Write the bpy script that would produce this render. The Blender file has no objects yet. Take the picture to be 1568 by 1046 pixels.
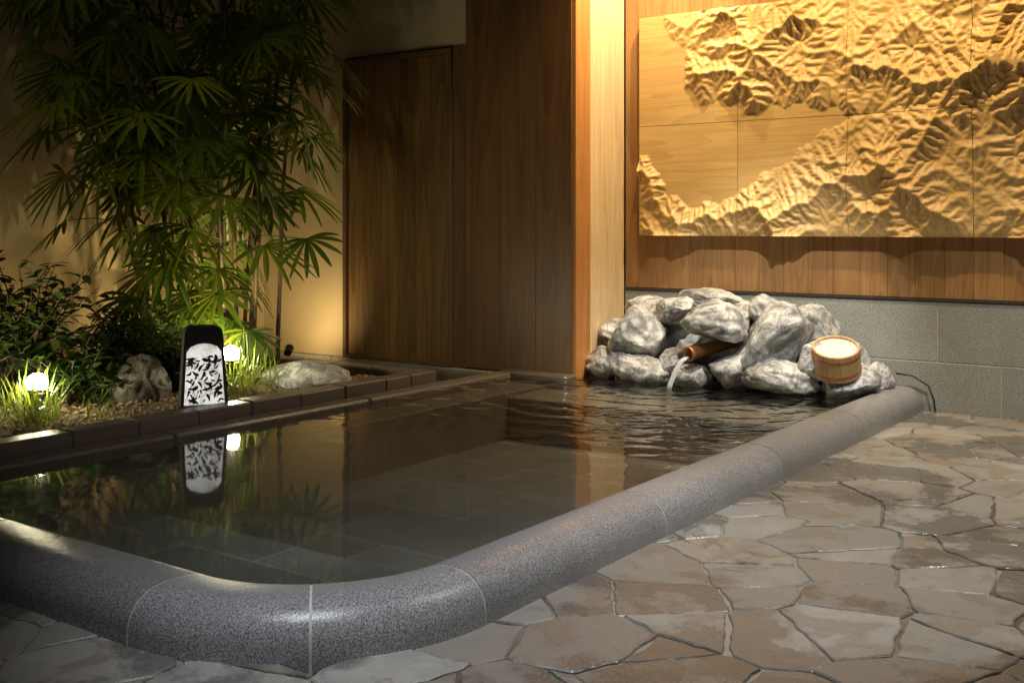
import bpy, math, random
import numpy as np
from mathutils import Vector, Matrix, noise
random.seed(7); np.random.seed(7)
S=bpy.context.scene
S.view_settings.view_transform='Standard'; S.view_settings.look='None'; S.view_settings.exposure=0

# ------------------------------------------------------------------ helpers
class MB:
    def __init__(s): s.v=[]; s.f=[]; s.m=[]
    def add(s,vs,fs,mi=0):
        o=len(s.v); s.v+= [tuple(p) for p in vs]; s.f+=[tuple(i+o for i in f) for f in fs]; s.m+=[mi]*len(fs)
    def box(s,x0,x1,y0,y1,z0,z1,b=0.0,mi=0):
        if b<=0:
            vs=[(x,y,z) for x in(x0,x1) for y in(y0,y1) for z in(z0,z1)]
            s.add(vs,[(0,1,3,2),(4,6,7,5),(0,4,5,1),(2,3,7,6),(0,2,6,4),(1,5,7,3)],mi); return
        c=[]; idx={}
        X=(x0,x1);Y=(y0,y1);Z=(z0,z1)
        for i in(0,1):
            for j in(0,1):
                for k in(0,1):
                    sx=b if i==0 else -b; sy=b if j==0 else -b; sz=b if k==0 else -b
                    for a,p in enumerate([(X[i],Y[j]+sy,Z[k]+sz),(X[i]+sx,Y[j],Z[k]+sz),(X[i]+sx,Y[j]+sy,Z[k])]):
                        idx[(i,j,k,a)]=len(c); c.append(p)
        F=[]
        for i in(0,1):
            q=[idx[(i,0,0,0)],idx[(i,1,0,0)],idx[(i,1,1,0)],idx[(i,0,1,0)]]; F.append(q if i else q[::-1])
        for j in(0,1):
            q=[idx[(0,j,0,1)],idx[(1,j,0,1)],idx[(1,j,1,1)],idx[(0,j,1,1)]]; F.append(q[::-1] if j else q)
        for k in(0,1):
            q=[idx[(0,0,k,2)],idx[(1,0,k,2)],idx[(1,1,k,2)],idx[(0,1,k,2)]]; F.append(q if k else q[::-1])
        for i in(0,1):
            for j in(0,1): F.append([idx[(i,j,0,0)],idx[(i,j,0,1)],idx[(i,j,1,1)],idx[(i,j,1,0)]])
            for k in(0,1): F.append([idx[(i,0,k,0)],idx[(i,0,k,2)],idx[(i,1,k,2)],idx[(i,1,k,0)]])
        for j in(0,1):
            for k in(0,1): F.append([idx[(0,j,k,1)],idx[(0,j,k,2)],idx[(1,j,k,2)],idx[(1,j,k,1)]])
        for i in(0,1):
            for j in(0,1):
                for k in(0,1): F.append([idx[(i,j,k,0)],idx[(i,j,k,1)],idx[(i,j,k,2)]])
        s.add(c,F,mi)
    def tube(s,pts,rad,n=6,mi=0,cap=True):
        pts=[Vector(p) for p in pts]
        if not isinstance(rad,(list,tuple)): rad=[rad]*len(pts)
        vs=[];fs=[]
        up=Vector((0.31,0.17,0.93))
        for i,p in enumerate(pts):
            t=(pts[min(i+1,len(pts)-1)]-pts[max(i-1,0)]).normalized()
            a=t.cross(up)
            if a.length<1e-3: a=t.cross(Vector((1,0,0)))
            a.normalize(); b=t.cross(a)
            for k in range(n):
                w=2*math.pi*k/n; vs.append(p+(a*math.cos(w)+b*math.sin(w))*rad[i])
        for i in range(len(pts)-1):
            for k in range(n):
                fs.append((i*n+k,i*n+(k+1)%n,(i+1)*n+(k+1)%n,(i+1)*n+k))
        if cap:
            fs.append(tuple(range(n))[::-1]); fs.append(tuple((len(pts)-1)*n+k for k in range(n)))
        s.add(vs,fs,mi)
    def obj(s,name,mats,smooth=False,parent=None,fixn=True):
        me=bpy.data.meshes.new(name); me.from_pydata(s.v,[],s.f)
        if not isinstance(mats,(list,tuple)): mats=[mats]
        for m in mats: me.materials.append(m)
        me.polygons.foreach_set('material_index',s.m)
        me.polygons.foreach_set('use_smooth',[smooth]*len(s.f))
        me.update()
        if fixn:
            import bmesh
            bm=bmesh.new(); bm.from_mesh(me); bmesh.ops.recalc_face_normals(bm,faces=bm.faces); bm.to_mesh(me); bm.free()
        o=bpy.data.objects.new(name,me); S.collection.objects.link(o)
        if parent: o.parent=parent
        return o
def empty(name):
    o=bpy.data.objects.new(name,None); S.collection.objects.link(o); return o

class NT:
    def __init__(s,name):
        s.mat=bpy.data.materials.new(name); s.mat.use_nodes=True; s.t=s.mat.node_tree; s.t.nodes.clear()
        s.out=s.t.nodes.new('ShaderNodeOutputMaterial')
    def n(s,ty,ins=None,**p):
        nd=s.t.nodes.new(ty)
        for k,v in p.items(): setattr(nd,k,v)
        if ins:
            for k,v in ins.items(): s.set(nd.inputs[k],v)
        return nd
    def set(s,sock,v):
        if isinstance(v,bpy.types.NodeSocket): s.t.links.new(v,sock)
        elif isinstance(v,bpy.types.Node): s.t.links.new(v.outputs[0],sock)
        else:
            if sock.type=='RGBA' and len(v)==3: v=(*v,1)
            sock.default_value=v
    def co(s,scale=(1,1,1),island=0.0,rot=(0,0,0)):
        tc=s.n('ShaderNodeTexCoord').outputs['Object']
        if island:
            g=s.n('ShaderNodeNewGeometry').outputs['Random Per Island']
            m=s.n('ShaderNodeMath',{0:g,1:island},operation='MULTIPLY')
            tc=s.n('ShaderNodeVectorMath',{0:tc,1:m.outputs[0]},operation='ADD').outputs[0]
        if scale==(1,1,1) and rot==(0,0,0): return tc
        mp=s.n('ShaderNodeMapping',{'Vector':tc,'Scale':scale,'Rotation':rot})
        return mp.outputs[0]
    def noise(s,co,scale,detail=4,rough=.55,dist=0):
        return s.n('ShaderNodeTexNoise',{'Vector':co,'Scale':scale,'Detail':detail,'Roughness':rough,'Distortion':dist}).outputs['Fac']
    def ramp(s,fac,stops):
        r=s.n('ShaderNodeValToRGB',{'Fac':fac}); e=r.color_ramp.elements
        while len(e)<len(stops): e.new(.5)
        for i,(p,c) in enumerate(stops):
            e[i].position=p; c=c if hasattr(c,'__len__') else (c,c,c); e[i].color=(*c[:3],1)
        return r.outputs[0]
    def mix(s,f,a,b,mode='MIX'):
        m=s.n('ShaderNodeMix',data_type='RGBA',blend_type=mode)
        s.set(m.inputs['Factor'],f); s.set(m.inputs[6],a); s.set(m.inputs[7],b); return m.outputs[2]
    def math(s,op,a,b=0.0,c=None):
        d={0:a,1:b}
        if c is not None: d[2]=c
        return s.n('ShaderNodeMath',d,operation=op).outputs[0]
    def bump(s,h,st=.3,d=.01,nrm=None):
        i={'Height':h,'Strength':st,'Distance':d}
        if nrm is not None: i['Normal']=nrm
        return s.n('ShaderNodeBump',i).outputs[0]
    def pr(s,col,rough=.5,nrm=None,spec=.5,metal=0,extra=None):
        i={'Base Color':col,'Roughness':rough,'Specular IOR Level':spec,'Metallic':metal}
        if nrm is not None: i['Normal']=nrm
        if extra: i.update(extra)
        p=s.n('ShaderNodeBsdfPrincipled',i); s.t.links.new(p.outputs[0],s.out.inputs[0]); return s.mat

def wood(name,dark,light,axis='Z',sc=14,rough=.5,var=.25,st=.15):
    m=NT(name)
    a={'X':(.06,1,1),'Y':(1,.06,1),'Z':(1,1,.06)}[axis]
    co=m.co(a,island=7.3)
    f1=m.noise(co,sc,2,.5,1.2)
    f2=m.noise(co,sc*9,2,.6,.0)
    w=m.noise(co,sc*.35,1)
    rings=m.math('FRACT',m.math('MULTIPLY',w,14.0))
    f=m.math('ADD',m.math('MULTIPLY',f1,.5),m.math('MULTIPLY',f2,.3))
    f=m.math('ADD',f,m.math('MULTIPLY',rings,.2))
    col=m.ramp(f,[(.32,dark),(.68,light)])
    isl=m.n('ShaderNodeNewGeometry').outputs['Random Per Island']
    b=m.math('MULTIPLY_ADD',isl,var,1-var*.5)
    col=m.mix(1.0,col,m.n('ShaderNodeCombineColor',{0:b,1:b,2:b}).outputs[0],'MULTIPLY')
    return m.pr(col,rough,m.bump(f2,st,.002))

def granite(name,c0,c1,c2,rough=.35,sc=220,blotch=.3,isl=.15):
    m=NT(name); co=m.co()
    f=m.noise(co,sc,1.5,.7)
    col=m.ramp(f,[(.36,c0),(.5,c1),(.66,c2)])
    b=m.noise(co,5,3,.6)
    col=m.mix(m.math('MULTIPLY',b,blotch*2),col,tuple(x*.45 for x in c1),'MIX')
    i=m.math('MULTIPLY_ADD',m.n('ShaderNodeNewGeometry').outputs['Random Per Island'],isl*2,1-isl)
    col=m.mix(1.0,col,m.n('ShaderNodeCombineColor',{0:i,1:i,2:i}).outputs[0],'MULTIPLY')
    r=m.math('MULTIPLY_ADD',b,.3,rough-.15)
    return m.pr(col,r,m.bump(f,.35,.002))

M={}
M['door']=wood('door_wood',(.13,.068,.022),(.28,.16,.058),'Z',13,.5,.25)
M['panel']=wood('panel_wood',(.13,.06,.022),(.22,.11,.042),'Z',10,.42,.12)
M['frame']=wood('frame_wood',(.10,.055,.022),(.19,.11,.045),'Z',13,.5,.1)
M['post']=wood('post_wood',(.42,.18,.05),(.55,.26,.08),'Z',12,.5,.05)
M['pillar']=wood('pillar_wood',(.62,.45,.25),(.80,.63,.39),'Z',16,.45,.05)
M['plank']=wood('wall_plank_wood',(.24,.12,.042),(.38,.205,.078),'Z',16,.5,.22)
M['bucket']=wood('bucket_wood',(.42,.25,.11),(.58,.38,.19),'Z',20,.45,.25)
M['bucket_base']=wood('bucket_base_wood',(.72,.62,.44),(.84,.75,.58),'X',12,.5,.1)
M['relief']=wood('relief_wood',(.50,.32,.115),(.67,.45,.18),'X',16,.5,.10,.1)
M['granite']=granite('curb_granite',(.10,.10,.105),(.28,.28,.285),(.47,.47,.47),.32,230)
M['granite_wall']=granite('wall_granite',(.22,.235,.215),(.35,.37,.335),(.47,.485,.45),.55,130,isl=.08)
M['granite_brown']=granite('brown_stone',(.08,.068,.055),(.15,.13,.108),(.23,.20,.165),.3,180)
M['ledge']=granite('ledge_stone',(.11,.098,.078),(.165,.145,.115),(.21,.185,.15),.5,150)
M['base_stone']=granite('base_stone',(.35,.33,.28),(.48,.45,.38),(.58,.55,.48),.6,80)
M['path_stone']=granite('path_stone',(.10,.095,.085),(.16,.15,.13),(.22,.21,.19),.6,60)
def simple(name,col,rough=.6,metal=0,ns=30,var=.25,bs=.2):
    m=NT(name); co=m.co(); f=m.noise(co,ns,3)
    c=m.ramp(f,[(.3,tuple(x*(1-var) for x in col)),(.7,tuple(min(1,x*(1+var)) for x in col))])
    return m.pr(c,rough,m.bump(f,bs,.004),metal=metal)
M['mortar']=simple('mortar',(.50,.50,.47),.7)
m=NT('grout'); co=m.co(); f=m.noise(co,60,3); b=m.noise(co,1.1,3)
M['grout']=m.pr(m.mix(m.ramp(b,[(.42,0.0),(.58,1.0)]),m.ramp(f,[(.3,(.06,.054,.043)),(.7,(.15,.135,.11))]),(.28,.26,.22)),.32,m.bump(f,.3,.004))
M['dark']=simple('dark_metal',(.045,.038,.032),.55,.0,var=.1,bs=.05)
M['gap']=simple('shadow_gap',(.03,.018,.01),.8)
M['copper']=simple('copper',(.45,.20,.08),.45,.8,var=.25,bs=.05)
M['rubber']=simple('rubber',(.02,.02,.02),.4,var=.1,bs=.05)
M['ground']=simple('ground_earth',(.06,.05,.04),.9,ns=4)
M['cane']=simple('palm_cane',(.10,.075,.04),.7,ns=60)
M['twig']=simple('twig_bark',(.07,.045,.03),.8)
m=NT('stucco'); co=m.co(); f=m.noise(co,160,3,.7); b=m.noise(co,1.6,3)
col=m.ramp(b,[(.3,(.50,.40,.23)),(.7,(.60,.49,.30))]); M['stucco']=m.pr(col,.85,m.bump(f,.3,.004))
m=NT('garden_soil'); co=m.co(); f=m.noise(co,60,4,.7); b=m.noise(co,8,3)
col=m.ramp(f,[(.3,(.05,.03,.018)),(.55,(.16,.10,.055)),(.75,(.28,.19,.11))]); col=m.mix(b,col,(.09,.09,.03))
M['soil']=m.pr(col,.9,m.bump(f,.8,.02))
m=NT('planter_brick'); co=m.co(); f=m.noise(co,50,4,.7); isl=m.n('ShaderNodeNewGeometry').outputs['Random Per Island']
col=m.ramp(isl,[(0,(.11,.08,.066)),(.5,(.14,.098,.078)),(1,(.12,.098,.085))]); col=m.mix(m.math('MULTIPLY',f,.7),col,(.09,.08,.07))
M['brick']=m.pr(col,.32,m.bump(f,.6,.006))
# flagstone
m=NT('flagstone'); co=m.co(); isl=m.n('ShaderNodeNewGeometry').outputs['Random Per Island']
coi=m.co(island=5.1)
col=m.ramp(isl,[(0,(.32,.32,.295)),(.15,(.23,.195,.16)),(.3,(.37,.36,.325)),(.45,(.26,.26,.245)),(.6,(.34,.295,.245)),(.75,(.41,.405,.38)),(.88,(.24,.215,.19)),(1,(.34,.33,.295))])
f=m.noise(coi,9,5,.65,.6); g=m.noise(coi,75,3,.7); big=m.noise(coi,3.6,5,.62,.6)
col=m.mix(m.ramp(f,[(.35,0.0),(.7,.5)]),col,(.21,.20,.175))
stain=m.ramp(big,[(.54,0.0),(.58,1.0),(.63,.8),(.70,.15)])
col=m.mix(m.math('MULTIPLY',stain,.5),col,(.20,.135,.085))
wn=m.math('ADD',m.noise(co,1.5,6,.66,.3),m.math('MULTIPLY_ADD',isl,.10,-.05))
wet=m.ramp(wn,[(.50,0.0),(.555,1.0)])
col=m.mix(m.math('MULTIPLY',wet,.62),col,(.065,.06,.053))
col=m.mix(m.math('MULTIPLY',g,.30),col,(.14,.13,.115))
r=m.math('MULTIPLY_ADD',wet,-.26,.42)
M['flag']=m.pr(col,r,m.bump(m.math('ADD',m.math('MULTIPLY',f,1.0),m.math('MULTIPLY',g,.3)),.55,.012))
# rock
m=NT('fountain_rock'); co=m.co(island=9.7)
f=m.noise(co,7,5,.62,1.2); vn=m.noise(co,3.2,4,.7,2.5)
col=m.ramp(f,[(.30,(.10,.104,.10)),(.43,(.27,.275,.268)),(.56,(.50,.50,.48)),(.72,(.70,.695,.67))])
vein=m.ramp(m.math('ABSOLUTE',m.math('SUBTRACT',vn,.5)),[(0,.25),(.03,1.0)])
col=m.mix(vein,(.09,.09,.09),col)
z=m.n('ShaderNodeSeparateXYZ',{0:m.n('ShaderNodeNewGeometry').outputs['Position']}).outputs[2]
zz=m.math('ADD',z,m.math('MULTIPLY',f,.08))
wet=m.ramp(zz,[(.15,1.0),(.20,0.0)])
col=m.mix(m.math('MULTIPLY',wet,.75),col,(.035,.035,.033))
M['rock']=m.pr(col,m.math('MULTIPLY_ADD',wet,-.3,.5),m.bump(f,.55,.03))
m=NT('dark_rock'); co=m.co(island=9.7); f=m.noise(co,9,5,.7,1.0)
M['rockd']=m.pr(m.ramp(f,[(.35,(.04,.037,.03)),(.65,(.14,.125,.10))]),.6,m.bump(f,.7,.03))
# pool tiles
m=NT('pool_tile'); co=m.co()
br=m.n('ShaderNodeTexBrick',{'Vector':m.n('ShaderNodeMapping',{'Vector':co,'Location':(.02,.10,0)}).outputs[0],'Color1':(.13,.133,.128,1),'Color2':(.18,.183,.175,1),'Mortar':(.34,.335,.31,1),'Scale':1.0,'Mortar Size':.0035,'Brick Width':.62,'Row Height':.46,'Bias':0.0},offset=.5)
f=m.noise(co,110,2,.7); f2=m.noise(co,3,4,.6)
col=m.mix(m.ramp(f,[(.35,0.0),(.65,.4)]),br.outputs['Color'],(.06,.06,.058)); col=m.mix(m.ramp(f2,[(.4,0.0),(.7,.6)]),col,(.07,.068,.06)); M['tile']=m.pr(col,.5)
# leaves
def leaf(name,c1,c2,rough=.35,tr=.35):
    m=NT(name); isl=m.n('ShaderNodeNewGeometry').outputs['Random Per Island']
    col=m.mix(isl,c1,c2)
    p=m.n('ShaderNodeBsdfPrincipled',{'Base Color':col,'Roughness':rough})
    t=m.n('ShaderNodeBsdfTranslucent',{'Color':m.mix(.5,col,(.34,.36,.02))})
    x=m.n('ShaderNodeMixShader',{0:tr,1:p.outputs[0],2:t.outputs[0]}); m.t.links.new(x.outputs[0],m.out.inputs[0]); return m.mat
M['palm']=leaf('palm_leaf',(.04,.10,.010),(.12,.19,.015),.38,.38)
M['shrub']=leaf('shrub_leaf',(.022,.05,.015),(.05,.095,.025),.25,.15)
M['grass']=leaf('grass_blade',(.10,.18,.03),(.22,.30,.06),.4,.35)
def emis(name,c,s):
    m=NT(name); e=m.n('ShaderNodeEmission',{'Color':(*c,1),'Strength':s}); m.t.links.new(e.outputs[0],m.out.inputs[0]); return m.mat
M['lampglow']=emis('lamp_glass',(1,.90,.58),190)
m=NT('lantern_panel_glow'); f=m.noise(m.co(),26,3)
e=m.n('ShaderNodeEmission',{'Color':m.ramp(f,[(.3,(.50,.48,.42)),(.6,(1,.97,.90))]),'Strength':.8}); m.t.links.new(e.outputs[0],m.out.inputs[0]); M['panelglow']=m.mat
# water
m=NT('bath_water')
pos=m.n('ShaderNodeNewGeometry').outputs['Position']
dv=m.n('ShaderNodeVectorMath',{0:pos,1:(-2.83,5.45,.105)},operation='SUBTRACT').outputs[0]
dist=m.n('ShaderNodeVectorMath',{0:dv},operation='LENGTH').outputs['Value']
mask=m.ramp(m.math('DIVIDE',dist,3.0),[(.05,1.0),(.35,.8),(.60,.12),(.85,.010)])
co=m.co()
n1=m.noise(co,4.6,2,.5,.6); n2=m.noise(co,12,2,.5,.4)
ring=m.math('SINE',m.math('MULTIPLY_ADD',dist,36.0,m.math('MULTIPLY',n1,9.0)))
h=m.math('ADD',m.math('MULTIPLY',ring,.14),m.math('ADD',m.math('MULTIPLY',n1,1.4),m.math('MULTIPLY',n2,.28)))
h=m.math('MULTIPLY',h,mask)
nb=m.bump(h,1.0,.024)
fr=m.n('ShaderNodeFresnel',{'IOR':1.33,'Normal':nb}).outputs[0]
gl=m.n('ShaderNodeBsdfGlossy',{'Color':(1,1,1,1),'Roughness':.04,'Normal':nb})
tr=m.n('ShaderNodeBsdfTransparent',{'Color':(.78,.79,.76,1)})
mx=m.n('ShaderNodeMixShader',{0:fr,1:tr.outputs[0],2:gl.outputs[0]}); m.t.links.new(mx.outputs[0],m.out.inputs[0]); M['water']=m.mat
m=NT('falling_water')
fr=m.n('ShaderNodeFresnel',{'IOR':1.6}).outputs[0]
gl=m.n('ShaderNodeBsdfGlossy',{'Color':(1,1,1,1),'Roughness':.08}); tr=m.n('ShaderNodeBsdfTransparent',{'Color':(.85,.88,.88,1)})
df=m.n('ShaderNodeBsdfDiffuse',{'Color':(.85,.88,.88,1)})
a=m.n('ShaderNodeMixShader',{0:fr,1:tr.outputs[0],2:gl.outputs[0]}); b=m.n('ShaderNodeMixShader',{0:.5,1:a.outputs[0],2:df.outputs[0]})
m.t.links.new(b.outputs[0],m.out.inputs[0]); M['stream']=m.mat

# ------------------------------------------------------------------ key dims
X0=-3.518; YD=5.586; YR=6.17; XL=-6.22; ZT=3.3; WZ=.105
g=MB(); g.add([(-300,-300,-.6),(300,-300,-.6),(300,300,-.6),(-300,300,-.6)],[(0,1,2,3)]); g.obj('ground',M['ground'])

# ------------------------------------------------------------------ relief wall
W=empty('relief_wall')
b=MB(); b.box(X0-.3,4.5,YR+.03,YR+.35,-.6,ZT); b.obj('wall_core',M['gap'],parent=W)
b=MB()
x=-3.583
while x<4.4: b.box(max(x,X0)+.002,x+.658,YR,YR+.03,.269,.592,.003); x+=.66
x=-3.923
while x<4.4:
    if x+.66>X0: b.box(max(x,X0)+.002,x+.658,YR,YR+.03,-.06,.265,.003)
    x+=.66
b.obj('stone_base',M['granite_wall'],parent=W)
b=MB(); b.box(X0,4.5,YR+.003,YR+.029,-.06,.5915); b.obj('base_mortar',M['mortar'],parent=W)
b=MB(); b.box(X0,4.5,YR-.008,YR+.029,.5945,.606); b.obj('base_flashing',M['dark'],parent=W)
b=MB(); x=X0
while x<4.4: b.box(x+.0006,x+.1494,YR+.004,YR+.028,.608,ZT,.0014); x+=.15
b.obj('wood_planks',M['plank'],parent=W)

# ------------------------------------------------------------------ carved relief artwork (eroded terrain)
DX=.0100
def erode():
    dx=DX; nx=332; nz=137
    xs=-3.384+np.arange(nx)*dx; zs=.935+np.arange(nz)*dx
    XX,ZZ=np.meshgrid(xs,zs)
    up=np.array([(-3.6,2.4),(-3.25,2.29),(-3.07,2.05),(-3.10,1.84),(-2.97,1.76),(-2.72,1.70),(-2.5,1.67),(-2.21,1.67),(-1.95,1.60)])
    lo=np.array([(-3.6,1.45),(-3.32,1.42),(-3.18,1.16),(-2.98,1.08),(-2.72,1.18),(-2.48,1.30),(-2.36,1.43),(-2.06,1.58),(-1.95,1.60)])
    w=np.array([[noise.noise(Vector((a*8,c*8,3.3)))*.07+noise.noise(Vector((a*22,c*22,1.3)))*.03 for a in xs] for c in zs])
    upz=np.interp(XX,up[:,0],up[:,1])+w; loz=np.interp(XX,lo[:,0],lo[:,1])+w
    upz=np.where(XX<-3.25,9,upz)
    sea=(ZZ<upz)&(ZZ>loz)&(XX<-1.95)
    sea|= (XX+w<-3.07)&(ZZ>1.45)&(ZZ<2.02+w*2) 
    fix=sea.copy()
    nb=np.array([[noise.noise(Vector((a*3.0,c*3.0,8.3)))+.5*noise.noise(Vector((a*7.0,c*7.0,2.3))) for a in xs] for c in zs])
    for sl in ((0,slice(None)),(-1,slice(None)),(slice(None),-1),(slice(None),0)):
        fix[sl]|= nb[sl]<.0
    for (bx,bz) in ((-1.72,1.95),(-1.2,1.35),(-.75,1.9),(-1.95,1.15),(-.3,1.3),(-2.35,2.05)):
        fix|=((XX-bx)**2+(ZZ-bz)**2)<.012**2
    h=np.random.rand(nz,nx)*1.0+ (nb+1)*2; h[fix]=0
    N=nx*nz; U=np.ones((nz,nx))*(1+nb*1.1); U=np.clip(U,.5,2.1); U[fix]=0
    offs=[(-1,-1),(-1,0),(-1,1),(0,-1),(0,1),(1,-1),(1,0),(1,1)]
    idx=np.arange(N).reshape(nz,nx)
    for it in range(48):
        P=np.pad(h,1,constant_values=1e9); best=np.zeros((nz,nx)); rec=idx.copy(); dd=np.ones((nz,nx))
        for (a,c) in offs:
            d=math.hypot(a,c); s=(h-P[1+a:1+a+nz,1+c:1+c+nx])/d
            if it<25: s=s*(1+.15*np.random.rand(nz,nx))
            mk=s>best; best[mk]=s[mk]; rec[mk]=idx[mk]+a*nx+c; dd[mk]=d
        order=np.argsort(h.ravel()).tolist(); r=rec.ravel().tolist(); A=[1.0]*N
        for i in reversed(order):
            j=r[i]
            if j!=i: A[j]+=A[i]
        F=(.42*np.sqrt(np.array(A))/dd.ravel()).tolist()
        hl=(h+U).ravel().tolist(); fx=fix.ravel().tolist()
        for i in order:
            j=r[i]
            if fx[i]: hl[i]=0.0
            elif j!=i: hl[i]=(hl[i]+F[i]*hl[j])/(1+F[i])
        h=np.array(hl).reshape(nz,nx)
        P=np.pad(h,1,mode='edge'); lap=P[2:,1:-1]+P[:-2,1:-1]+P[1:-1,2:]+P[1:-1,:-2]-4*h
        h=h+.045*lap*(~fix)
    h=h/np.percentile(h,99.5); h=np.clip(h,0,1.15)
    zi=np.linspace(0,nz-1,nz*2-1); xi=np.linspace(0,nx-1,nx*2-1)
    t=np.array([np.interp(xi,np.arange(nx),r_) for r_ in h]); t=np.array([np.interp(zi,np.arange(nz),t[:,k]) for k in range(t.shape[1])]).T
    P=np.pad(t,1,mode='edge'); t=(P[2:,1:-1]+P[:-2,1:-1]+P[1:-1,2:]+P[1:-1,:-2]+4*t)/8
    return xs,zs,t
xs,zs,Hh=erode()
D3=DX/2
def hs(x,z):
    fx=min(max((x-xs[0])/D3,0),Hh.shape[1]-1.001); fz=min(max((z-zs[0])/D3,0),Hh.shape[0]-1.001)
    i=int(fx);j=int(fz);a=fx-i;c=fz-j
    return (Hh[j,i]*(1-a)+Hh[j,i+1]*a)*(1-c)+(Hh[j+1,i]*(1-a)+Hh[j+1,i+1]*a)*c
b=MB()
for ci in range(5):
    for rj in range(2):
        ax=-3.384+ci*.66+.0015; bx=-3.384+(ci+1)*.66-.0015; az=.935+rj*.6775+.0015; bz=.935+(rj+1)*.6775-.0015
        n=130 if ci<4 else 50; vs=[];fs=[]
        yb=6.112
        for j in range(n+1):
            for i in range(n+1):
                xx=ax+(bx-ax)*i/n; zz=az+(bz-az)*j/n
                hh=hs(xx,zz)*.105
                vs.append((xx,yb-hh,zz))
        for j in range(n):
            for i in range(n):
                q=j*(n+1)+i; fs.append((q,q+1,q+n+2,q+n+1))
        ring=[i for i in range(n+1)]+[j*(n+1)+n for j in range(1,n+1)]+[n*(n+1)+i for i in range(n-1,-1,-1)]+[j*(n+1) for j in range(n-1,0,-1)]
        o=len(vs)
        for r in ring: vs.append((vs[r][0],YR+.003,vs[r][2]))
        L=len(ring)
        for k in range(L): fs.append((ring[k],o+k,o+(k+1)%L,ring[(k+1)%L]))
        b.add(vs,fs)
b.obj('carved_wood_relief',M['relief'],smooth=False)

# ------------------------------------------------------------------ door wall
W=empty('garden_building_wall')
b=MB(); b.box(XL-.3,X0-.02,YD+.03,YD+.58,-.6,ZT); b.obj('wall_core',M['gap'],parent=W)
b=MB(); b.box(XL,-5.402,YD,YD+.03,.092,ZT); b.box(-5.402,-4.342,YD,YD+.03,2.15,ZT); b.obj('stucco_panel',M['stucco'],parent=W)
b=MB()
xx=[XL,-5.52,-4.90,-4.00]
for i in range(3): b.box(xx[i]+.002,xx[i+1]-.002,YD-.02,YD+.03,-.1,.088,.004)
b.obj('stone_base',M['base_stone'],parent=W)
b=MB()
for a,c in ((-4.338,-4.07),(-4.068,-3.80),(-3.798,-3.542)): b.box(a,c,YD-.012,YD+.028,.10,ZT,.0015)
b.obj('wood_panels',M['panel'],parent=W)
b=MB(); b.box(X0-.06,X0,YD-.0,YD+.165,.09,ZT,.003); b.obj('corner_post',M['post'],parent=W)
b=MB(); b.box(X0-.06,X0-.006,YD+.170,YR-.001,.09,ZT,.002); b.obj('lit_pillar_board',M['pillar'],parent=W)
D=empty('wooden_door')
b=MB()
b.box(-5.40,-5.368,YD-.03,YD+.03,.095,2.10,.003)
b.box(-4.47,-4.445,YD-.03,YD+.03,.095,2.10,.003)
b.box(-4.443,-4.342,YD-.008,YD+.03,.04,2.148,.003)
b.box(-5.40,-4.445,YD-.032,YD+.03,2.102,2.135,.003)
b.box(-5.366,-4.472,YD-.028,YD+.02,.095,.115,.003)
b.obj('door_frame',M['frame'],parent=D)
b=MB(); x=-5.366
for i in range(6): b.box(x+.0006,x+.1484,YD-.004,YD+.02,.117,2.10,.0015); x+=.149
b.obj('door_leaf',M['door'],parent=D)
b=MB(); b.box(XL-.2,XL,-3,YD+.03,-.6,ZT); b.obj('garden_stucco_wall',M['stucco'])
E=empty('roof_eave')
b=MB(); 
x=-6.4
while x<4.5: b.box(x+.001,x+.149,5.15,6.6,ZT+.002,ZT+.03,.002); x+=.15
b.obj('soffit_boards',M['frame'],parent=E)
b=MB(); b.box(-6.4,4.5,5.10,5.148,ZT-.06,ZT+.12,.004); b.obj('fascia',M['frame'],parent=E)

# ------------------------------------------------------------------ pool
P=empty('stone_bath')
CX,CY,R=-2.28,2.23,.61
def prof(w):
    return [(0,-.05),(0,.035),(.004,.058),(.014,.08),(.031,.100),(.054,.115),(.082,.1235),(.115,.1265),(w-.03,.1255),(w-.01,.121),(w-.001,.110),(w,.095),(w,-.32)]
def seg(mb,pts,shr=0):
    vs=[];fs=[]
    for (px,py,nx,ny,w) in pts:
        pr=prof(w)
        for k,(o,z) in enumerate(pr):
            if shr:
                o=o+shr if o<w*.5 else o-shr; z=z-shr if z>0.0 else z
            vs.append((px+nx*o,py+ny*o,z))
    n=len(pr)
    for i in range(len(pts)-1):
        for k in range(n-1): fs.append((i*n+k,(i+1)*n+k,(i+1)*n+k+1,i*n+k+1))
    fs.append(tuple(range(n))); fs.append(tuple((len(pts)-1)*n+k for k in range(n))[::-1])
    mb.add(vs,fs)
G=.0035
def right(y0,y1,n=8): return [(-1.67,y0+(y1-y0)*i/n,-1,0,.18) for i in range(n+1)]
def arc(a0,a1,n=14):
    o=[]
    for i in range(n+1):
        a=math.radians(a0+(a1-a0)*i/n); t=(a0+(a1-a0)*i/n)/90
        o.append((CX+R*math.cos(a),CY-R*math.sin(a),-math.cos(a),math.sin(a),.18+.04*t))
    return o
def front(x0,x1,n=6): return [(x0+(x1-x0)*i/n,1.62,0,1,.22) for i in range(n+1)]
b=MB()
for y1,y0 in ((6.165,5.16),(5.16,4.18),(4.18,3.20),(3.20,2.23)): seg(b,right(y1-G,y0+G))
ga=math.degrees(G/R)
seg(b,arc(ga,45-ga)); seg(b,arc(45+ga,90-ga))
seg(b,front(-2.28-G,-3.15+G)); seg(b,front(-3.15-G,-4.0))
cb=b.obj('granite_curb',M['granite'],smooth=True,parent=P)
mod=cb.modifiers.new('es','EDGE_SPLIT'); mod.split_angle=math.radians(50)
b=MB(); seg(b,right(6.16,2.23)+arc(0,90,30)[1:]+front(-2.28,-3.99)[1:],.0015); b.obj('curb_mortar',M['mortar'],smooth=True,parent=P)
b=MB()
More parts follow.
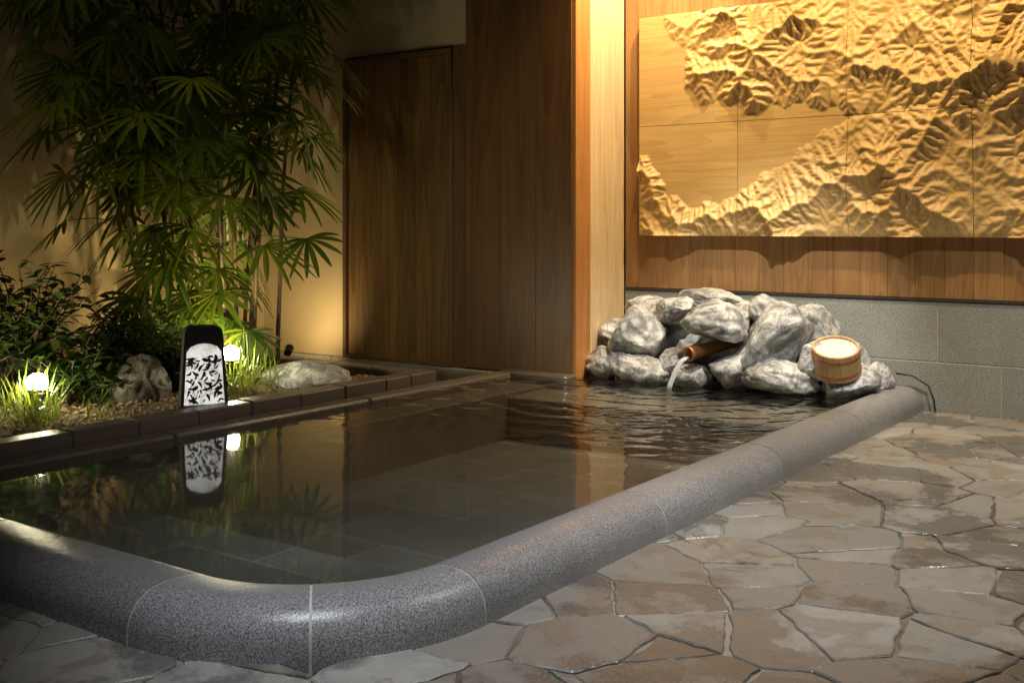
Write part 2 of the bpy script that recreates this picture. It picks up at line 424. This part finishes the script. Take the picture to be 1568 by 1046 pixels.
for y0,y1 in ((1.84,3.0),(3.0,4.2),(4.2,5.44)): b.box(-3.998,-3.88,y0+.002,y1-.002,-.3,.116,.012)
b.box(-3.998,-3.50,5.445,5.572,-.3,.120,.012)
b.obj('brown_curb',M['granite_brown'],parent=P)
b=MB(); b.box(-3.88,-3.64,1.80,5.44,-.28,.060,.004); b.box(-3.638,-1.86,5.06,5.44,-.28,.040,.004); b.box(-3.49,-1.86,5.442,6.15,-.28,.041,.004); b.obj('side_ledge',M['ledge'],parent=P)
b=MB()
def inner(off,y_hi):
    p=[(-1.67-off,y_hi)]
    for a in range(0,91,6):
        yy=CY-(R-off)*math.sin(math.radians(a)); xx_=CX+(R-off)*math.cos(math.radians(a))
        p.append((xx_,yy))
    p.append((-3.639,1.62+off)); p.append((-3.639,y_hi)); return p
pl=inner(.17,2.38); n=len(pl)
b.add([(x,y,z) for z in (-.28,.02) for x,y in pl],[tuple(range(n,2*n))]+[(k,(k+1)%n,n+(k+1)%n,n+k) for k in range(n)])
b.add([(-4.1,1.75,-.20),(-1.8,1.75,-.20),(-1.8,6.4,-.20),(-4.1,6.4,-.20)],[(0,1,2,3)])
b.obj('pool_tiles',M['tile'],parent=P)
b=MB()
pts=[(-1.67-.13,6.166),(-1.80,2.23)]+[(CX+(R-.13)*math.cos(math.radians(a)),CY-(R-.13)*math.sin(math.radians(a))) for a in range(5,91,5)]+[(-3.95,1.75),(-3.95,6.166)]
b.add([(x,y,WZ) for x,y in pts],[tuple(range(len(pts)))[::-1]]); b.obj('water',M['water'],fixn=False)

# ------------------------------------------------------------------ flagstones
def clip(poly,nx,ny,d):
    out=[]
    for i in range(len(poly)):
        a=poly[i]; c=poly[(i+1)%len(poly)]; da=nx*a[0]+ny*a[1]-d; dc=nx*c[0]+ny*c[1]-d
        if da<=0: out.append(a)
        if da*dc<0:
            t=da/(da-dc); out.append((a[0]+(c[0]-a[0])*t,a[1]+(c[1]-a[1])*t))
    return out
rs=random.Random(21); sp=.245; sites=[]
y=-1.0; row=0
while y<6.5:
    x=-5.0+(row%2)*.13
    while x<2.2:
        sites.append((x+rs.uniform(-.14,.14),y+rs.uniform(-.13,.13),rs.uniform(0,.034))); x+=sp*1.15
    y+=sp*.90; row+=1
cells=[]
for i,(sx,sy,sw) in enumerate(sites):
    if sx<-2.1 and sy>2.05: continue
    poly=[(sx-.6,sy-.6),(sx+.6,sy-.6),(sx+.6,sy+.6),(sx-.6,sy+.6)]
    for j,(tx,ty,tw) in enumerate(sites):
        if j==i or abs(ty-sy)>.9 or abs(tx-sx)>.9: continue
        dx,dy=tx-sx,ty-sy; L=math.hypot(dx,dy)
        nx,ny=dx/L,dy/L
        d=(tx*tx+ty*ty-sx*sx-sy*sy+sw-tw)/(2*L)-.004
        poly=clip(poly,nx,ny,d)
        if len(poly)<3: break
    if len(poly)<3: continue
    poly=clip(poly,0,1,YR-.004)
    if len(poly)<3: continue
    inp=[(p[0]<-1.80 and p[1]>1.75) for p in poly]
    if all(inp): continue
    if any(inp):
        A=clip(poly,-1,0,1.80); B=clip(clip(poly,0,1,1.75),1,0,-1.80)
        if all(p[0]<-1.8 for p in poly):
            c_=clip(poly,0,1,1.75)
            if len(c_)>=3: cells.append(c_)
        else:
            if len(A)>=3: cells.append(A)
            if len(B)>=3: cells.append(B)
    else: cells.append(poly)
b=MB()
for poly in cells:
    cx=sum(p[0] for p in poly)/len(poly); cy=sum(p[1] for p in poly)/len(poly)
    q=[]
    for p in poly:
        if not q or math.hypot(p[0]-q[-1][0],p[1]-q[-1][1])>.012: q.append(p)
    if len(q)<3: continue
    r=[]
    for k in range(len(q)):
        a=q[k-1];p=q[k];c=q[(k+1)%len(q)]
        la=math.hypot(a[0]-p[0],a[1]-p[1]); lc=math.hypot(c[0]-p[0],c[1]-p[1])
        if la<1e-6 or lc<1e-6: continue
        ca=min(.013*rs.uniform(.3,1.8),la*.3); cc=min(.013*rs.uniform(.3,1.8),lc*.3)
        r.append((p[0]+(a[0]-p[0])*ca/la,p[1]+(a[1]-p[1])*ca/la)); 
        r.append((p[0]*.9+ (r[-1][0]+p[0]+(c[0]-p[0])*cc/lc)*.05,p[1]*.9+(r[-1][1]+p[1]+(c[1]-p[1])*cc/lc)*.05))
        r.append((p[0]+(c[0]-p[0])*cc/lc,p[1]+(c[1]-p[1])*cc/lc))
    o=[]
    for k in range(len(r)):
        a=r[k];c=r[(k+1)%len(r)];L=math.hypot(c[0]-a[0],c[1]-a[1]); n=max(1,int(L/.022))
        for t in range(n):
            x=a[0]+(c[0]-a[0])*t/n; y=a[1]+(c[1]-a[1])*t/n
            v=noise.noise_vector(Vector((x*14+cx*3,y*14,cx*7)))*.009
            w=noise.noise_vector(Vector((x*60,y*60,cy*7)))*.0045
            o.append((x+v[0]+w[0],y+v[1]+w[1]))
    n=len(o); zt=rs.uniform(-.0015,.0025); tx=rs.uniform(-.008,.008); ty=rs.uniform(-.008,.008)
    vs=[]
    for (x,y) in o: vs.append((x,y,-.02))
    for (x,y) in o: vs.append((x,y,-.0035+zt))
    for (x,y) in o:
        L=math.hypot(x-cx,y-cy); s=max(.2,(L-.0045)/max(L,1e-4)); xx=cx+(x-cx)*s; yy=cy+(y-cy)*s
        vs.append((xx,yy,zt+tx*(xx-cx)+ty*(yy-cy)))
    fs=[]
    for l in (0,1):
        for k in range(n): fs.append((l*n+k,l*n+(k+1)%n,(l+1)*n+(k+1)%n,(l+1)*n+k))
    fs.append(tuple(2*n+k for k in range(n)))
    b.add(vs,fs)
FP=empty('flagstone_patio'); b.obj('flagstones',M['flag'],parent=FP)
b=MB(); b.box(-1.80,3,-1.5,YR+.02,-.12,-.0055); b.box(-6.3,-1.80,-1.5,1.75,-.12,-.0056); b.obj('grout_bed',M['grout'],parent=FP)
b=MB(); b.box(XL,-4.0,4.9,YD+.02,-.1,.0); b.obj('side_path',M['path_stone'],parent=FP)

# ------------------------------------------------------------------ planter wall
b=MB()
y=1.66
while y<4.65:
    b.box(-4.115,-4.0+random.uniform(-.003,.003),y+.0015,min(y+.3085,4.65),.09,.178+random.uniform(-.003,.003),.008); y+=.31
x=-4.115
while x>-6.1: b.box(x-.307,x-.003,4.765,4.88,.0,.178,.008); x-=.31
b.box(-4.113,-4.002,4.655,4.88,-.1,.179,.008)
PW=empty('brick_planter_wall'); b.obj('bricks',M['brick'],parent=PW)
b=MB(); b.box(-4.108,-4.008,1.64,4.87,-.2,.168); b.box(XL,-4.11,4.77,4.875,-.2,.168); b.box(-4.06,-4.0,1.63,4.65,-.2,.0885); b.obj('wall_mortar',M['granite_brown'],parent=PW)
def soilz(x,y): return .125+noise.noise(Vector((x*1.6,y*1.6,0)))*.035+noise.noise(Vector((x*9,y*9,4)))*.010
b=MB(); nx,ny=60,130; vs=[];fs=[]
for j in range(ny+1):
    for i in range(nx+1):
        x=XL+(2.11)*i/nx; y=-1.5+6.27*j/ny; vs.append((x,y,soilz(x,y)))
for j in range(ny):
    for i in range(nx): q=j*(nx+1)+i; fs.append((q,q+1,q+nx+2,q+nx+1))
b.add(vs,fs); b.obj('garden_soil',M['soil'],smooth=True)
b=MB(); rr=random.Random(3)
for i in range(2600):
    x=rr.uniform(-5.6,-4.13); y=rr.uniform(1.8,4.7); z=soilz(x,y)+.004; a=rr.uniform(0,6.28); l=rr.uniform(.006,.02); w=l*rr.uniform(.3,.7); t=rr.uniform(-.6,.6)
    c,s_=math.cos(a),math.sin(a)
    q=[(-l,-w,-l*t*.5),(l,-w,l*t*.5),(l,w,l*t*.5+.002),(-l,w,-l*t*.5+.003)]
    vs=[(x+c*p[0]-s_*p[1],y+s_*p[0]+c*p[1],z+p[2]) for p in q]+[(x,y,z+.006+l*.3)]
    b.add(vs,[(0,1,4),(1,2,4),(2,3,4),(3,0,4)])
b.obj('wood_chip_mulch',simple('wood_chips',(.22,.14,.08),.8,ns=8,var=.5))

# ------------------------------------------------------------------ rocks
import bmesh
def rock(name,c,r,mat,seed,parent=None,rot=0,tilt=0,cuts=9,rough=.10):
    rg=random.Random(seed); bm=bmesh.new(); bmesh.ops.create_icosphere(bm,subdivisions=5,radius=1)
    pl=[]
    for i in range(cuts):
        n=Vector((rg.gauss(0,1),rg.gauss(0,1),rg.gauss(0,1))).normalized(); pl.append((n,rg.uniform(.62,.9)))
    off=Vector((seed*3.7,seed*1.3,0))
    for v in bm.verts:
        p=v.co.copy()
        for n,d in pl:
            q=p.dot(n)-d
            if q>0: p-=n*q*.88
        nn=v.co.normalized()
        f=noise.fractal(p*1.5+off,1.0,2.1,4)*rough
        rd=(1-abs(noise.noise(p*2.3+off*2)))**3*.06
        f2=noise.fractal(p*6+off,.9,2.0,4)*.016
        v.co=p*1.12+nn*(f-rd+f2)
    me=bpy.data.meshes.new(name)
    Mx=Matrix.Translation(c)@Matrix.Rotation(rot,4,'Z')@Matrix.Rotation(tilt,4,'Y')@Matrix.Diagonal((r[0],r[1],r[2],1))
    bm.transform(Mx); bm.to_mesh(me); bm.free(); me.materials.append(mat)
    me.polygons.foreach_set('use_smooth',[True]*len(me.polygons))
    o=bpy.data.objects.new(name,me); S.collection.objects.link(o)
    if parent: o.parent=parent
    return o
RF=empty('rock_fountain')
RL=[((-3.40,5.74,.175),(.15,.13,.10),0,0),((-3.42,5.90,.335),(.11,.11,.09),0,0),((-3.20,5.77,.335),(.18,.16,.17),.6,.3),
((-3.21,5.97,.500),(.19,.14,.075),0,0),((-2.83,5.97,.570),(.18,.13,.058),.3,.05),((-3.00,5.85,.505),(.13,.11,.075),0,-.2),
((-2.67,5.74,.450),(.19,.16,.115),.2,.1),((-2.38,5.77,.350),(.15,.17,.27),.4,.75),((-2.20,5.93,.42),(.14,.13,.14),0,.3),
((-2.28,5.68,.180),(.20,.14,.10),.2,0),((-2.56,5.70,.19),(.14,.12,.11),.9,0),((-3.12,5.67,.17),(.17,.12,.10),0,.1),
((-2.94,5.72,.21),(.08,.09,.09),0,0),((-1.98,5.84,.165),(.17,.15,.105),.5,0),((-1.90,6.02,.16),(.10,.11,.10),0,0),
((-2.57,5.97,.505),(.17,.12,.06),0,-.1),((-3.29,5.68,.22),(.09,.09,.10),0,0),((-3.1,6.0,.28),(.34,.15,.24),0,0),
((-2.62,6.02,.30),(.40,.14,.24),0,0),((-2.2,6.02,.25),(.26,.13,.2),0,0),((-2.42,5.9,.5),(.13,.11,.09),0,.5),((-2.80,5.66,.15),(.12,.1,.07),0,0),((-2.12,5.74,.27),(.09,.09,.10),0,0)]
for i,(c,r,ro,ti) in enumerate(RL): rock('rock_%d'%(i+1),c,r,M['rock'],i+11,RF,ro,ti)
rock('garden_rock',(-4.64,3.38,.20),(.13,.13,.17),M['rockd'],51,None,.4,.1)
rock('garden_rock',(-4.50,4.35,.15),(.28,.17,.09),M['rock'],52,None,.5,0)
rock('garden_rock',(-4.95,3.25,.18),(.14,.13,.12),M['rockd'],55,None,.9,0)

SP=empty('water_spout')
a0=Vector((-2.66,5.88,.335)); a1=Vector((-2.765,5.545,.290)); dr=(a1-a0).normalized()
b=MB()
def ringpts(c,d,r,n=24):
    u=d.cross(Vector((0,0,1))).normalized(); w=d.cross(u); return [c+(u*math.cos(2*math.pi*k/n)+w*math.sin(2*math.pi*k/n))*r for k in range(n)]
rg=[ringpts(a0,dr,.036),ringpts(a1-dr*.02,dr,.036),ringpts(a1-dr*.018,dr,.041),ringpts(a1-dr*.002,dr,.041),ringpts(a1,dr,.039),ringpts(a1,dr,.031),ringpts(a1-dr*.12,dr,.030)]
vs=[p for r in rg for p in r]; fs=[]
for l in range(len(rg)-1):
    for k in range(24): fs.append((l*24+k,l*24+(k+1)%24,(l+1)*24+(k+1)%24,(l+1)*24+k))
fs.append(tuple(6*24+k for k in range(24))); b.add(vs,fs); b.obj('copper_pipe',M['copper'],smooth=True,parent=SP)
b=MB()
for k,(ox,oy) in enumerate(((0,0),(.006,.004),(-.005,-.003))):
    pts=[];rd=[]
    for i in range(13):
        t=i/12; pts.append((a1.x-.008+dr.x*.20*t+ox*(1+t*.4),a1.y+.012+dr.y*.12*t+oy,a1.z-.022-.165*t*t-.004*t+math.sin(i*1.7+k)*.0015)); rd.append(.009-.004*t+.0012*math.sin(i*2.1+k*2))
    b.tube(pts,rd,8)
b.obj('falling_stream',M['stream'],smooth=True,parent=SP)

# bucket
BK=empty('wooden_bucket'); BK.location=(-2.005,5.74,.300)
b=MB(); ns=22; H2=.072
for k in range(ns):
    vs=[];st=4; g_=.004
    for i in range(st+1):
        a=2*math.pi*(k+g_*2+(1-4*g_)*i/st)/ns
        for (r,z) in ((.130,-H2),(.121,H2-.004),(.119,H2),(.109,H2),(.107,H2-.003),(.116,-H2)): vs.append((r*math.cos(a),r*math.sin(a),z))
    fs=[]
    for i in range(st):
        for q in range(6): fs.append((i*6+q,(i+1)*6+q,(i+1)*6+(q+1)%6,i*6+(q+1)%6))
    fs.append(tuple(range(6))); fs.append(tuple(st*6+q for q in range(6))[::-1]); b.add(vs,fs)
o=b.obj('staves',M['bucket'],parent=BK)
b=MB(); n=48; vs=[(.108*math.cos(2*math.pi*k/n),.108*math.sin(2*math.pi*k/n),z) for z in (H2-.028,H2-.014) for k in range(n)]
fs=[(k,(k+1)%n,n+(k+1)%n,n+k) for k in range(n)]+[tuple(range(n))[::-1],tuple(n+k for k in range(n))]
b.add(vs,fs); b.obj('base_disc',M['bucket_base'],parent=BK)
b=MB()
for z in (.040,-.045):
    vs=[];n=48
    for (dr_,dz) in ((0,-.006),(.002,-.006),(.002,.006),(0,.006)):
        for k in range(n):
            zz=z+dz; r=.1255-.0625*zz+dr_+.0006; vs.append((r*math.cos(2*math.pi*k/n),r*math.sin(2*math.pi*k/n),zz))
    fs=[(l*n+k,l*n+(k+1)%n,(l+1)*n+(k+1)%n,(l+1)*n+k) for l in range(3) for k in range(n)]
    b.add(vs,fs)
b.obj('copper_hoops',M['copper'],parent=BK)
BK.rotation_mode='QUATERNION'
from mathutils import Quaternion
BK.rotation_quaternion=Quaternion(Vector((.945,.33,0)),math.radians(24))

b=MB(); b.tube([(-1.80,6.10,.20),(-1.72,6.13,.19),(-1.64,6.14,.14),(-1.61,6.13,.07),(-1.60,6.12,.006)],.005,8); b.obj('black_hose',M['rubber'],smooth=True)

# ------------------------------------------------------------------ palm
def strip(mb,p,d,side,L,w,droop,ns=6,fold=.25,mi=0,tip=.12):
    vs=[]; 
    for i in range(ns+1):
        s=i/ns; c=p+d*(L*s)+Vector((0,0,-1))*(droop*L*s*s)
        ww=w*(.22+ .78*math.sin(min(1,s*1.7)*math.pi/2))*(1 if s<.78 else max(tip,1-(s-.78)*3.6))
        up=side.cross(d).normalized()
        vs+= [c-side*ww+up*ww*fold,c,c+side*ww+up*ww*fold]
    fs=[]
    for i in range(ns):
        for k in (0,1): fs.append((i*3+k,i*3+k+1,(i+1)*3+k+1,(i+1)*3+k))
    mb.add(vs,fs,mi)
def fan(mb,p,f,L,n,rg,spread=115,w=.012,droop=.35):
    f=f.normalized(); up=Vector((0,0,1)); side=f.cross(up)
    if side.length<.05: side=Vector((1,0,0))
    side.normalize(); nrm=side.cross(f).normalized()
    roll=rg.uniform(-.4,.4); side=(side*math.cos(roll)+nrm*math.sin(roll)).normalized()
    for i in range(n):
        t=(i+.5)/n*2-1; a=math.radians(spread*t+rg.uniform(-3,3)); d=(f*math.cos(a)+side*math.sin(a)).normalized()
        sd=(side*math.cos(a)-f*math.sin(a)).normalized()
        strip(mb,p,d,sd,L*(1-.18*abs(t))*rg.uniform(.9,1.06),w*rg.uniform(.85,1.15),droop*rg.uniform(.7,1.3),tip=.3)
rg=random.Random(5)
PT=empty('lady_palm'); lf=MB(); cn=MB()
canes=[(-5.55,4.35,2.65,-.15,-.35),(-5.40,4.50,2.9,.0,.05),(-5.30,4.40,2.45,.2,-.1),(-5.15,4.52,2.7,.25,.1),(-5.62,4.15,2.3,-.2,-.45),(-5.05,4.45,2.2,.15,.15),
(-5.45,4.22,2.0,.0,-.4),(-5.30,4.60,2.2,.1,.2),(-5.25,4.25,1.55,.15,-.35),(-5.50,4.05,1.65,-.1,-.4),(-5.12,4.30,1.3,.15,-.2),(-5.65,4.4,2.8,-.25,-.5),(-5.35,4.15,2.75,-.05,-.55),(-5.0,4.6,2.75,.05,.2),(-5.38,4.3,1.0,-.1,-.2),
(-5.25,4.5,2.6,.1,-.25),(-5.5,4.3,2.45,-.05,-.15),(-5.6,4.1,2.7,-.1,-.75),(-5.45,4.05,2.2,.05,-.7)]
for (cx,cy,hh,lx,ly) in canes:
    pts=[];n=10
    for i in range(n+1):
        t=i/n; pts.append(Vector((cx+lx*t*t+rg.uniform(-.006,.006),cy+ly*t*t,.1+(hh-.1)*t)))
    cn.tube(pts,[.013-.005*i/n+(.0015 if i%2 else 0) for i in range(n+1)],7)
    nl=int(5+hh*3.0); a=rg.uniform(0,6.28)
    for k in range(nl):
        t=1-.55*(k/nl)**1.15; 
        q=t*n; i=min(int(q),n-1); p=pts[i].lerp(pts[i+1],q-i)
        a+=2.4+rg.uniform(-.4,.4)
        el=.85-.8*(k/nl)+rg.uniform(-.2,.2)
        d=Vector((math.cos(a)*math.cos(el),math.sin(a)*math.cos(el),math.sin(el)))
        pl=rg.uniform(.18,.36); e=p+d*pl+Vector((0,0,-.02)); mid=p+d*pl*.5+Vector((0,0,.012))
        if e.x<XL+.12 or e.y>YD-.15: continue
        cn.tube([p,mid,e],.0032,5,cap=False,mi=1)
        fd=Vector((math.cos(a),math.sin(a),rg.uniform(-1.5,-.35)))
        fan(lf,e,fd,rg.uniform(.23,.34),rg.choice((9,10,11,12)),rg,rg.uniform(95,130),rg.uniform(.012,.018),rg.uniform(.15,.42))
for (x,y,z,ax,ay,L) in ((-4.78,4.62,.92,.7,-.4,.24),(-5.2,4.1,.62,.5,-.8,.25),(-5.3,3.95,.75,.2,-1,.28),(-5.0,4.25,.45,.8,-.5,.22),(-5.15,4.0,.42,.5,-.9,.2),(-5.35,3.75,.95,-.1,-1,.3),(-5.0,4.15,.75,.9,-.2,.22),(-5.2,4.35,.5,.9,.1,.24),(-5.05,4.0,.55,.9,-.7,.22),(-5.1,3.9,.8,.6,-.8,.28),(-5.3,3.8,.6,.4,-1,.26),(-4.95,4.1,.62,.7,-.6,.24),(-4.85,4.25,.40,.9,-.3,.2)):
    e=Vector((x,y,z)); cn.tube([(-5.2,4.35,z-.05),(( -5.2+x)/2,(4.35+y)/2,z+.02),e],.0032,5,cap=False,mi=1)
    fan(lf,e,Vector((ax,ay,-.9)),L,10,rg,115,.015,.25)
lf.obj('fronds',M['palm'],smooth=False,parent=PT,fixn=False); cn.obj('canes',[M['cane'],M['grass']],smooth=True,parent=PT,fixn=False)

# ------------------------------------------------------------------ shrubs
def shrub(name,c,rx,ry,hz,nb,seed,ls=.045):
    rg=random.Random(seed); B=MB()
    c=Vector(c)
    for i in range(nb):
        a=rg.uniform(0,6.28); q=rg.uniform(.1,1)**.6; tip=c+Vector((math.cos(a)*rx*q,math.sin(a)*ry*q,hz*rg.uniform(.35,1)*(1-.35*q*q)))
        base=c+Vector((rg.uniform(-.05,.05),rg.uniform(-.05,.05),0)); mid=(base+tip)/2+Vector((0,0,hz*.12))
        pts=[base,base.lerp(mid,.6)+Vector((rg.uniform(-.02,.02),rg.uniform(-.02,.02),0)),mid,mid.lerp(tip,.5)+Vector((rg.uniform(-.02,.02),rg.uniform(-.02,.02),.01)),tip]
        B.tube(pts,[.006,.005,.004,.003,.0015],5,mi=1,cap=False)
        for k in range(13):
            t=.35+.65*k/12; q2=t*4; j=min(int(q2),3); p=pts[j].lerp(pts[j+1],q2-j)
            aa=rg.uniform(0,6.28); el=rg.uniform(-.3,.8); d=Vector((math.cos(aa)*math.cos(el),math.sin(aa)*math.cos(el),math.sin(el)))
            sd=d.cross(Vector((rg.uniform(-.4,.4),rg.uniform(-.4,.4),1))).normalized(); up=sd.cross(d).normalized()
            L=ls*rg.uniform(.6,1.3); w=L*.30; p=p+d*.012
            vs=[];prf=[(0,.05),(.25,.8),(.5,1),(.75,.7),(1,.03)]
            for s,ww in prf:
                cc=p+d*(L*2*s)-Vector((0,0,1))*(L*.5*s*s); vs+=[cc-sd*w*ww*1.5+up*w*ww*.3,cc,cc+sd*w*ww*1.5+up*w*ww*.3]
            fs=[(m_*3+k2,m_*3+k2+1,m_*3+k2+4,m_*3+k2+3) for m_ in range(4) for k2 in (0,1)]
            B.add(vs,fs)
    return B.obj(name,[M['shrub'],M['twig']],smooth=True,fixn=False)
shrub('garden_shrub',(-5.15,3.05,.12),.36,.40,.92,90,1,.04)
shrub('garden_shrub',(-5.00,3.58,.12),.32,.38,.54,85,2,.036)
shrub('garden_shrub',(-5.10,2.65,.12),.34,.38,.70,80,3,.04)
shrub('garden_shrub',(-5.35,3.85,.12),.30,.32,.50,40,4,.036)
shrub('garden_shrub',(-4.86,3.15,.12),.26,.28,.38,65,5,.034)
shrub('garden_shrub',(-4.70,3.62,.12),.22,.22,.38,55,6,.030)
def tuft(name,c,n,h,seed,sp=.1):
    rg=random.Random(seed); B=MB()
    for i in range(n):
        a=rg.uniform(0,6.28); p=Vector(c)+Vector((rg.gauss(0,sp*.5),rg.gauss(0,sp*.5),0)); el=rg.uniform(.8,1.45)
        d=Vector((math.cos(a)*math.cos(el),math.sin(a)*math.cos(el),math.sin(el))); sd=d.cross(Vector((0,0,1))).normalized()
        strip(B,p,d,sd,h*rg.uniform(.6,1.2),.0035,rg.uniform(.1,.7),5,.2)
    return B.obj(name,M['grass'],fixn=False)
tuft('grass_tuft',(-4.42,2.68,.13),60,.22,1); tuft('grass_tuft',(-4.55,2.45,.13),50,.25,2); tuft('grass_tuft',(-4.85,4.15,.13),40,.36,3,.14)
tuft('grass_tuft',(-4.45,3.95,.13),34,.30,4); tuft('grass_tuft',(-4.75,3.2,.13),40,.18,5); tuft('grass_tuft',(-4.35,2.95,.13),25,.14,6); tuft('grass_tuft',(-4.7,4.1,.13),30,.4,7,.12)
tuft('grass_tuft',(-4.56,2.78,.13),70,.30,8,.10); tuft('grass_tuft',(-4.46,3.80,.13),60,.33,9,.10); tuft('grass_tuft',(-4.70,2.72,.13),40,.30,10,.12)

# ------------------------------------------------------------------ garden lamps
def lantern(name,loc,ang):
    E=empty(name); E.location=loc; E.rotation_euler=(0,0,ang)
    w0,w1,h,dp=.108,.088,.30,.05
    def outline(s,zt):
        pts=[(-w0*s,0)]
        for i in range(13):
            a=math.pi-math.pi*i/12; c,s_=math.cos(a),math.sin(a)
            pts.append((w1*s*math.copysign(abs(c)**.45,c),h+zt*abs(s_)**.45))
        pts.append((w0*s,0)); return pts
    b=MB(); o1=outline(1,.065); o2=outline(.86,.05); n=len(o1)
    vs=[]
    for (o,y,sc) in ((o1,-dp,1),(o1,dp,1),(o2,dp,1),(o2,-dp+.012,1),(o2,-dp,1)):
        for (x,z) in o: vs.append((x,y+(z*.08),z))
    fs=[]
    for l in range(4):
        for k in range(n-1): fs.append((l*n+k,l*n+k+1,(l+1)*n+k+1,(l+1)*n+k))
    for k in range(n-1): fs.append((k,k+1,4*n+k+1,4*n+k))
    b.add(vs,fs); b.add([(x,dp-.004+z*.08,z) for x,z in o2],[tuple(range(n))])
    b.box(-w0-.01,w0+.01,-dp-.01,dp+.01,-.03,.0,.003)
    top=[(x,z) for x,z in o2 if z>h-.001]; 
    lowc=[(.078,h-.055),(.06,h-.03),(.03,h-.018),(0,h-.014),(-.03,h-.018),(-.06,h-.03),(-.078,h-.055)]
    b.add([(x,-dp+.004+z*.08,z) for x,z in top+lowc],[tuple(range(len(top)+7))])
    b.obj('hood',M['dark'],parent=E)
    b=MB(); b.add([(x,-dp+.010+z*.08,z) for x,z in ((-.094,.004),(.094,.004),(.078,h+.01),(-.078,h+.01))],[(0,1,2,3)]); b.obj('lit_panel',M['panelglow'],parent=E)
    b=MB(); rg=random.Random(4); kk=0
    for i in range(95):
        z=rg.uniform(.012,.225); x=rg.uniform(-.084,.084); a=rg.gauss(.9,.9); l=rg.uniform(.008,.021); w=l*rg.uniform(.22,.42)
        if abs(x)>.088-.04*z-l*.4: continue
        vs=[]; kk+=1
        for k in range(12):
            t=2*math.pi*k/12; px=l*math.cos(t); pz=w*math.sin(t)*(1+.5*math.cos(t))+.25*l*math.cos(t)**2
            X=x+px*math.cos(a)-pz*math.sin(a); Z=z+px*math.sin(a)+pz*math.cos(a); Z=min(max(Z,.005),.285); vs.append((X,-dp+.0078+Z*.08-.00006*kk,Z))
        b.add(vs,[tuple(range(12))])
    b.obj('leaf_cutouts',M['dark'],parent=E)
    return E
lantern('garden_lantern',(-4.19,3.39,.165),math.radians(58))
def boxlamp(name,loc,ang,sz=.045):
    E=empty(name); E.location=loc; E.rotation_euler=(0,0,ang)
    b=MB(); b.box(-sz,sz,-sz,sz,-.02,.070,.006); b.tube([(0,0,-.15),(0,0,-.02)],.012,8); b.tube([(0,0,.070),(0,0,.082)],.045,16)
    b.obj('housing',M['dark'],parent=E)
    b=MB(); pr=[(.034,.082),(.042,.092),(.046,.108),(.043,.125),(.034,.140),(.018,.150)]
    b.tube([(0,0,z) for r,z in pr],[r for r,z in pr],24); b.obj('glass',M['lampglow'],smooth=True,parent=E)
boxlamp('garden_lamp',(-4.66,2.84,.18),math.radians(40))
boxlamp('garden_lamp',(-4.56,3.87,.22),math.radians(50))
def uplight(name,loc,tgt):
    E=empty(name); d=(Vector(tgt)-Vector(loc)).normalized(); p=Vector(loc)
    b=MB(); b.tube([p-d*.08,p-d*.02,p-d*.012],[.024,.028,.028],16); b.tube([(p.x,p.y,0),p-d*.06],.007,8); b.obj('housing',M['dark'],parent=E)
    return E

# ------------------------------------------------------------------ lights
def spot(name,loc,tgt,power,col,size=80,blend=.6,rad=.04):
    l=bpy.data.lights.new(name,'SPOT'); l.energy=power; l.color=col; l.spot_size=math.radians(size); l.spot_blend=blend; l.shadow_soft_size=rad
    o=bpy.data.objects.new(name,l); S.collection.objects.link(o); o.location=loc
    d=Vector(tgt)-Vector(loc); o.rotation_euler=d.to_track_quat('-Z','Y').to_euler()
    return o
warm=(1,.73,.38)
for i,(x,pw) in enumerate(((-2.75,125),(-1.45,165))):
    spot('wall_spotlight',(x,5.38,3.14),(x-.1,6.1,1.5),pw,warm,112,.8,.02)
spot('pillar_spotlight',(-2.9,5.80,3.15),(-3.52,5.92,1.5),165,(1,.78,.48),95,.8,.03)
spot('rock_spotlight',(-1.7,4.5,3.1),(-2.6,5.8,.3),340,(1,.96,.90),40,.7,.03)
spot('patio_spotlight',(-.3,4.2,3.2),(-.70,4.4,0),400,(1,.94,.84),94,.9,.05)
spot('curb_spotlight',(-1.3,1.2,2.9),(-1.80,2.45,0),250,(.92,.95,1.0),52,.95,.05)
spot('pool_fill_spot',(-.9,3.1,3.2),(-2.75,3.1,0),150,(1,.97,.92),44,.9,.05)  # fill light, no fixture of its own; added to brighten the submerged tiles
y_=(1,.74,.36)
for (lo_,tg,pw,sz) in (((-5.45,5.12,.20),(-5.75,5.6,.50),17,130),((-5.72,3.25,.22),(-6.25,3.6,.55),10,125),((-5.70,4.25,.20),(-6.2,4.5,.5),9,125),((-4.70,3.95,.26),(-5.25,4.25,.62),85,74),((-4.35,4.62,.10),(-4.90,5.6,.65),34,115)):  # last two are extra lamps added to brighten the low fronds and the door
    uplight('garden_uplight',lo_,tg); spot('garden_uplight_lamp',lo_,tg,pw,y_,sz,.9,.03)
sun=bpy.data.lights.new('moon_sun','SUN'); sun.energy=.012; sun.angle=math.radians(.5); sun.color=(1,.96,.9)
o=bpy.data.objects.new('moon_sun',sun); S.collection.objects.link(o); o.rotation_euler=(math.radians(50),0,math.radians(30))
w=bpy.data.worlds.new('World'); S.world=w; w.use_nodes=True; nt=w.node_tree
sk=nt.nodes.new('ShaderNodeTexSky'); sk.sky_type='NISHITA'; sk.sun_disc=False; sk.sun_elevation=math.radians(2); sk.sun_rotation=math.radians(30)
bg=nt.nodes['Background']; nt.links.new(sk.outputs[0],bg.inputs[0]); bg.inputs[1].default_value=.02

cam=bpy.data.cameras.new('camera'); cam.lens=39.07; cam.sensor_width=36; cam.shift_y=-.1134; cam.clip_end=1000; cam.clip_start=.02
o=bpy.data.objects.new('camera',cam); S.collection.objects.link(o); o.location=(0,0,1); o.rotation_euler=(math.radians(90),0,math.radians(35.5)); S.camera=o
